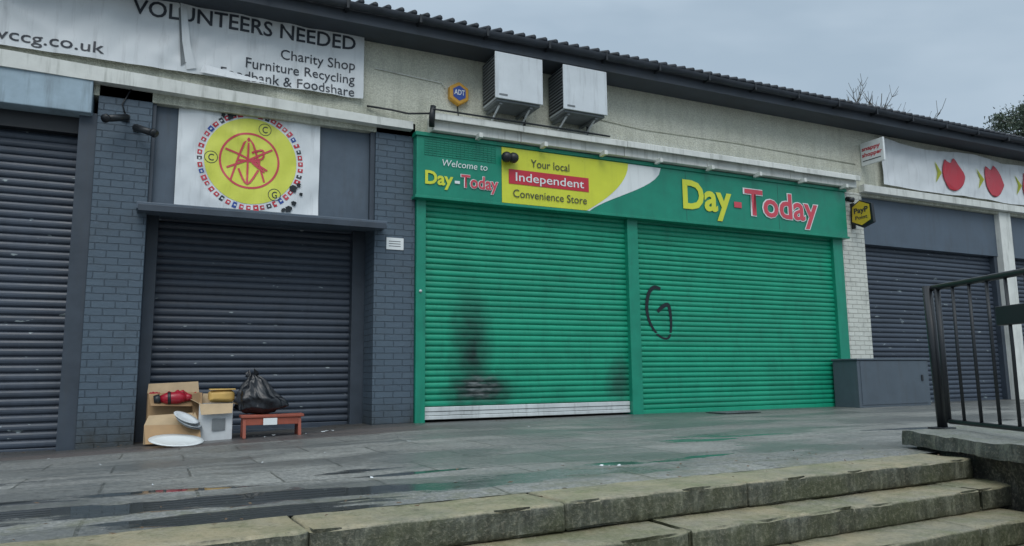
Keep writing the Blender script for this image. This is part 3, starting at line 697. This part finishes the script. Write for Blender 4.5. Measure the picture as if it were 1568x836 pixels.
def binbag():
    bm=bmesh.new(); bmesh.ops.create_icosphere(bm,subdivisions=6,radius=1)
    for v in bm.verts:
        p=v.co.copy(); a=math.atan2(p.y,p.x); h=(p.z+1)/2; ca,sa=math.cos(a),math.sin(a)
        if h<.16: pr=math.sqrt(max(0,h/.16))*.98
        elif h<.86: pr=.98-.66*((h-.16)/.70)**1.5
        else: pr=.32*math.sqrt(max(0,(1-h)/.14))*.9
        lump=.28*noise.noise(Vector((ca*1.1,sa*1.1,h*2.4+4)))+.12*noise.noise(Vector((ca*2.0,sa*2.0,h*4+1)))
        fold=.13*(.5-abs(noise.noise(Vector((ca*2.4,sa*2.4,h*1.2)))*2.0))*(.3+h)
        cre=.05*(.5-abs(noise.noise(Vector((ca*3.6+h*2,sa*3.6,h*5)))*2))
        r=pr*(1+lump)+ (fold+cre)*min(1,pr*3)
        z=-.17+.42*h+.04*noise.noise(Vector((ca*1.5,sa*1.5,h*3+9)))*(h>.05)
        v.co=Vector((.275*ca*r-.09*h*h,.19*sa*r,z))
    me=bpy.data.meshes.new('bin_bag'); bm.to_mesh(me); bm.free()
    m,nt,b=new_mat('black_polythene'); b.inputs['Base Color'].default_value=(.010,.012,.016,1); b.inputs['Roughness'].default_value=.30
    c=coord(nt); bump(nt,b,noise_t(nt,distort(nt,c,5,.1),9,2,.45,.4),.25,.03); me.materials.append(m)
    for p in me.polygons: p.use_smooth=True
    o=bpy.data.objects.new('bin_bag',me); link(o); o.location=(1.01,-.36,gs+.405)
    V=[];F=[]
    for i in range(9):
        a=i*.7; V0=len(V); ca,sa=math.cos(a),math.sin(a); hh=.29+.035*math.sin(i*3)
        V+=[(-.09+.02*ca,.02*sa,.22),(-.09+.05*ca,.05*sa,hh),(-.09+.08*math.cos(a+.5),.08*math.sin(a+.5),hh-.04),(-.09+.03*math.cos(a+.7),.03*math.sin(a+.7),.21)]; F.append((V0,V0+1,V0+2,V0+3))
    mesh_obj('knot',V,F,m,o)
binbag()
def litter():
    V=[];F=[]
    spots=[(random.uniform(-1,4.5),random.uniform(-5.2,-.8)) for _ in range(12)]+[(random.uniform(.9,2.2),random.uniform(-.7,-.3)) for _ in range(12)]+[(2.5,-4.85),(2.60,-4.9),(2.53,-4.88)]
    for x,y in spots:
        k=len(V);r=random.uniform(.006,.014) if y<-.8 else random.uniform(.010,.030);z=gz(x,y)+.009
        for j in range(5):
            a=j*1.257+random.uniform(-.3,.3); V.append((x+r*math.cos(a)*1.3,y+r*math.sin(a),z+random.uniform(0,.012)))
        F.append(tuple(range(k,k+5)))
    mesh_obj('litter',V,F,M_boxw)
    V=[];F=[]
    for _ in range(160):
        x=random.uniform(-1.5,5);y=ystep(x)+.1+abs(random.gauss(0,.5)) if random.random()<.5 else random.uniform(-.5,-.02); k=len(V); r=random.uniform(.008,.02); a0=random.uniform(0,6.28); z=gz(x,y)+.010
        for j,(p,q) in enumerate(((-1,0),(0,.45),(1,0),(0,-.45))):
            V.append((x+r*(p*math.cos(a0)-q*math.sin(a0)),y+r*(p*math.sin(a0)+q*math.cos(a0)),z+random.uniform(0,.008)))
        F.append((k,k+1,k+2,k+3))
    mesh_obj('fallen_leaves',V,F,paint('dead_leaf',(.10,.06,.03),.7,.4,.2,streak=False))
litter()
# ------------------------------------------------------------------ trees
M_bark=paint('bark',(.12,.115,.10),.9,.3,.3,streak=False)
def bare_tree(name,base,H,R,seed,limbs=44):
    """forked trunk, arching limbs that fill an egg-shaped crown, fine twigs"""
    rnd=random.Random(seed); V=[];F=[]; base=Vector(base)
    crz=H*.30; cc=base+Vector((0,0,H-crz-.6))
    def path(a,b,n,w):
        out=[]
        for i in range(n+1):
            t=i/n; p=a.lerp(b,t)+Vector((rnd.gauss(0,w),rnd.gauss(0,w),rnd.gauss(0,w*.6)))*(math.sin(math.pi*t)); p.z-=(b-a).length*.10*math.sin(math.pi*t)
            out.append(p)
        return out
    top=base+Vector((0,0,H*.50))
    tube_data(V,F,[base,base.lerp(top,.5)+Vector((.1,0,0)),top],[.28,.2,.16],8,False)
    for i in range(limbs):
        th=rnd.uniform(0,6.283); ph=math.acos(rnd.uniform(-.1,1)); q=rnd.uniform(.7,1)
        tip=cc+Vector((math.cos(th)*math.sin(ph)*R*q,math.sin(th)*math.sin(ph)*R*q,math.cos(ph)*crz*q))
        st_=base.lerp(top,rnd.uniform(.7,1)); P=path(st_,tip,7,.18)
        tube_data(V,F,P,[.10,.08,.065,.05,.04,.032,.025,.016],5,False)
        for k in range(14):
            t=rnd.uniform(.4,1); j=min(6,int(t*7)); s0=P[j].lerp(P[j+1],t*7-j)
            d=((P[j+1]-P[j]).normalized()+Vector((rnd.gauss(0,.7),rnd.gauss(0,.7),rnd.gauss(.25,.5)))).normalized(); l=rnd.uniform(.5,1.2)
            Q=path(s0,s0+d*l,4,.07); tube_data(V,F,Q,[.026,.021,.017,.014,.010],4,False)
            for w in range(7):
                tt=rnd.randint(1,4); d2=(d+Vector((rnd.gauss(0,.6),rnd.gauss(0,.6),rnd.gauss(.2,.5)))).normalized(); l2=rnd.uniform(.25,.7)
                q0=Q[tt]; q1=q0+d2*l2*.5+Vector((rnd.gauss(0,.03),0,rnd.gauss(0,.03))); tube_data(V,F,[q0,q1,q1+(d2+Vector((0,0,.3)))*l2*.5],[.013,.011,.009],3,False)
    mesh_obj(name,V,F,M_bark,None)
bare_tree('bare_tree',(29.3,14.,-1),15.4,3.4,21)
bare_tree('bare_tree',(27.0,14.5,-1),13.6,2.6,11,26)
def leaf_mat():
    m,nt,b=new_mat('conifer_foliage'); c=coord(nt); n=noise_t(nt,c,1.2,3,.7)
    L(nt,mix(nt,ramp(nt,n,.35,.65),(.045,.07,.05),(.11,.145,.095)),b.inputs['Base Color']); b.inputs['Roughness'].default_value=.8; return m
M_leaf=leaf_mat()
def pine(name,base,H,R,seed):
    rnd=random.Random(seed); e=empty(name); V=[];F=[];LV=[];LF=[]
    tp=[Vector(base)+Vector((.1*math.sin(i),.1*math.cos(i*1.3),H*i/8)) for i in range(9)]
    tube_data(V,F,tp,[.28*(1-.1*i) for i in range(9)],8)
    for i in range(42):
        t=.5+.5*rnd.random(); o=Vector(base)+Vector((0,0,H*t)); a=rnd.uniform(0,6.28); rr=R*max(.15,(1-.7*abs((t-.66)/.34)**1.5))*rnd.uniform(.5,1.1)
        tip=o+Vector((math.cos(a)*rr,math.sin(a)*rr,rnd.uniform(.1,.9)))
        tip.z=min(tip.z,base[2]+H*rnd.uniform(.90,1.0)); mid=(o+tip)/2+Vector((0,0,-.15)); tube_data(V,F,[o,mid,tip],[.07,.05,.02],4,False)
        for k in range(6):
            cc=o.lerp(tip,rnd.uniform(.4,1.05))+Vector((rnd.gauss(0,.3),rnd.gauss(0,.3),rnd.gauss(0,.2))); cr=rnd.uniform(.15,.36)
            for _ in range(60):
                p=cc+Vector((rnd.gauss(0,cr),rnd.gauss(0,cr),rnd.gauss(0,cr*.5))); s=rnd.uniform(.05,.11)
                u=Vector((rnd.gauss(0,1),rnd.gauss(0,1),rnd.gauss(0,1))).normalized(); w=u.cross(Vector((rnd.random(),rnd.random(),rnd.random()))).normalized()
                q=len(LV); LV+=[tuple(p-u*s-w*s*.25),tuple(p+u*s),tuple(p-u*s+w*s*.35)]; LF.append((q,q+1,q+2))
    mesh_obj('trunk_and_limbs',V,F,M_bark,e,True); mesh_obj('foliage',LV,LF,M_leaf,e)
pine('pine_tree',(37.2,11.8,-1),14.3,3.1,5)
pine('pine_tree',(42,12.5,-1),14.8,3.3,9)
# ------------------------------------------------------------------ world & light
W=bpy.data.worlds.new('World'); S.world=W; W.use_nodes=True; nt=W.node_tree
bg=nt.nodes['Background']; bg.inputs['Strength'].default_value=.1
SE,SR=math.radians(48),math.radians(200)
sky=N(nt,'ShaderNodeTexSky',sky_type='NISHITA',sun_disc=False,sun_elevation=SE,sun_rotation=SR,air_density=1.5,dust_density=3)
tc=N(nt,'ShaderNodeTexCoord').outputs['Generated']
sx=N(nt,'ShaderNodeSeparateXYZ'); L(nt,tc,sx.inputs[0])
cl=noise_t(nt,mapping(nt,tc,(1,1,3.2)),2.2,4,.55,.4)
elev=ramp(nt,sx.outputs[2],.45,.95)
lowc=mix(nt,ramp(nt,cl,.35,.68),(4.0,5.1,6.2),(5.3,6.4,7.5))
cloud=mix(nt,elev,lowc,(15.,17.,18.5))
L(nt,mix(nt,.93,sky.outputs[0],cloud),bg.inputs['Color'])
sun=bpy.data.lights.new('sun','SUN'); sun.energy=1.1; sun.angle=math.radians(35); sun.color=(1,.98,.95)
so=bpy.data.objects.new('sun',sun); COL.objects.link(so)
dirv=Vector((math.sin(SR)*math.cos(SE),math.cos(SR)*math.cos(SE),math.sin(SE)))
so.rotation_euler=dirv.to_track_quat('Z','Y').to_euler()
# ------------------------------------------------------------------ camera
cam=bpy.data.cameras.new('camera'); cam.sensor_width=36; cam.lens=1135/1568*36; cam.clip_end=5000; cam.clip_start=.05
co=bpy.data.objects.new('camera',cam); COL.objects.link(co); S.camera=co
Rm=Matrix(((0.90403,-0.04866,-0.4247),(-0.42735,-0.12704,-0.89512),(-0.0104,0.9907,-0.13564)))
co.matrix_world=Matrix.Translation((0,-8.862,.575))@Rm.to_4x4()
S.view_settings.view_transform='Standard'
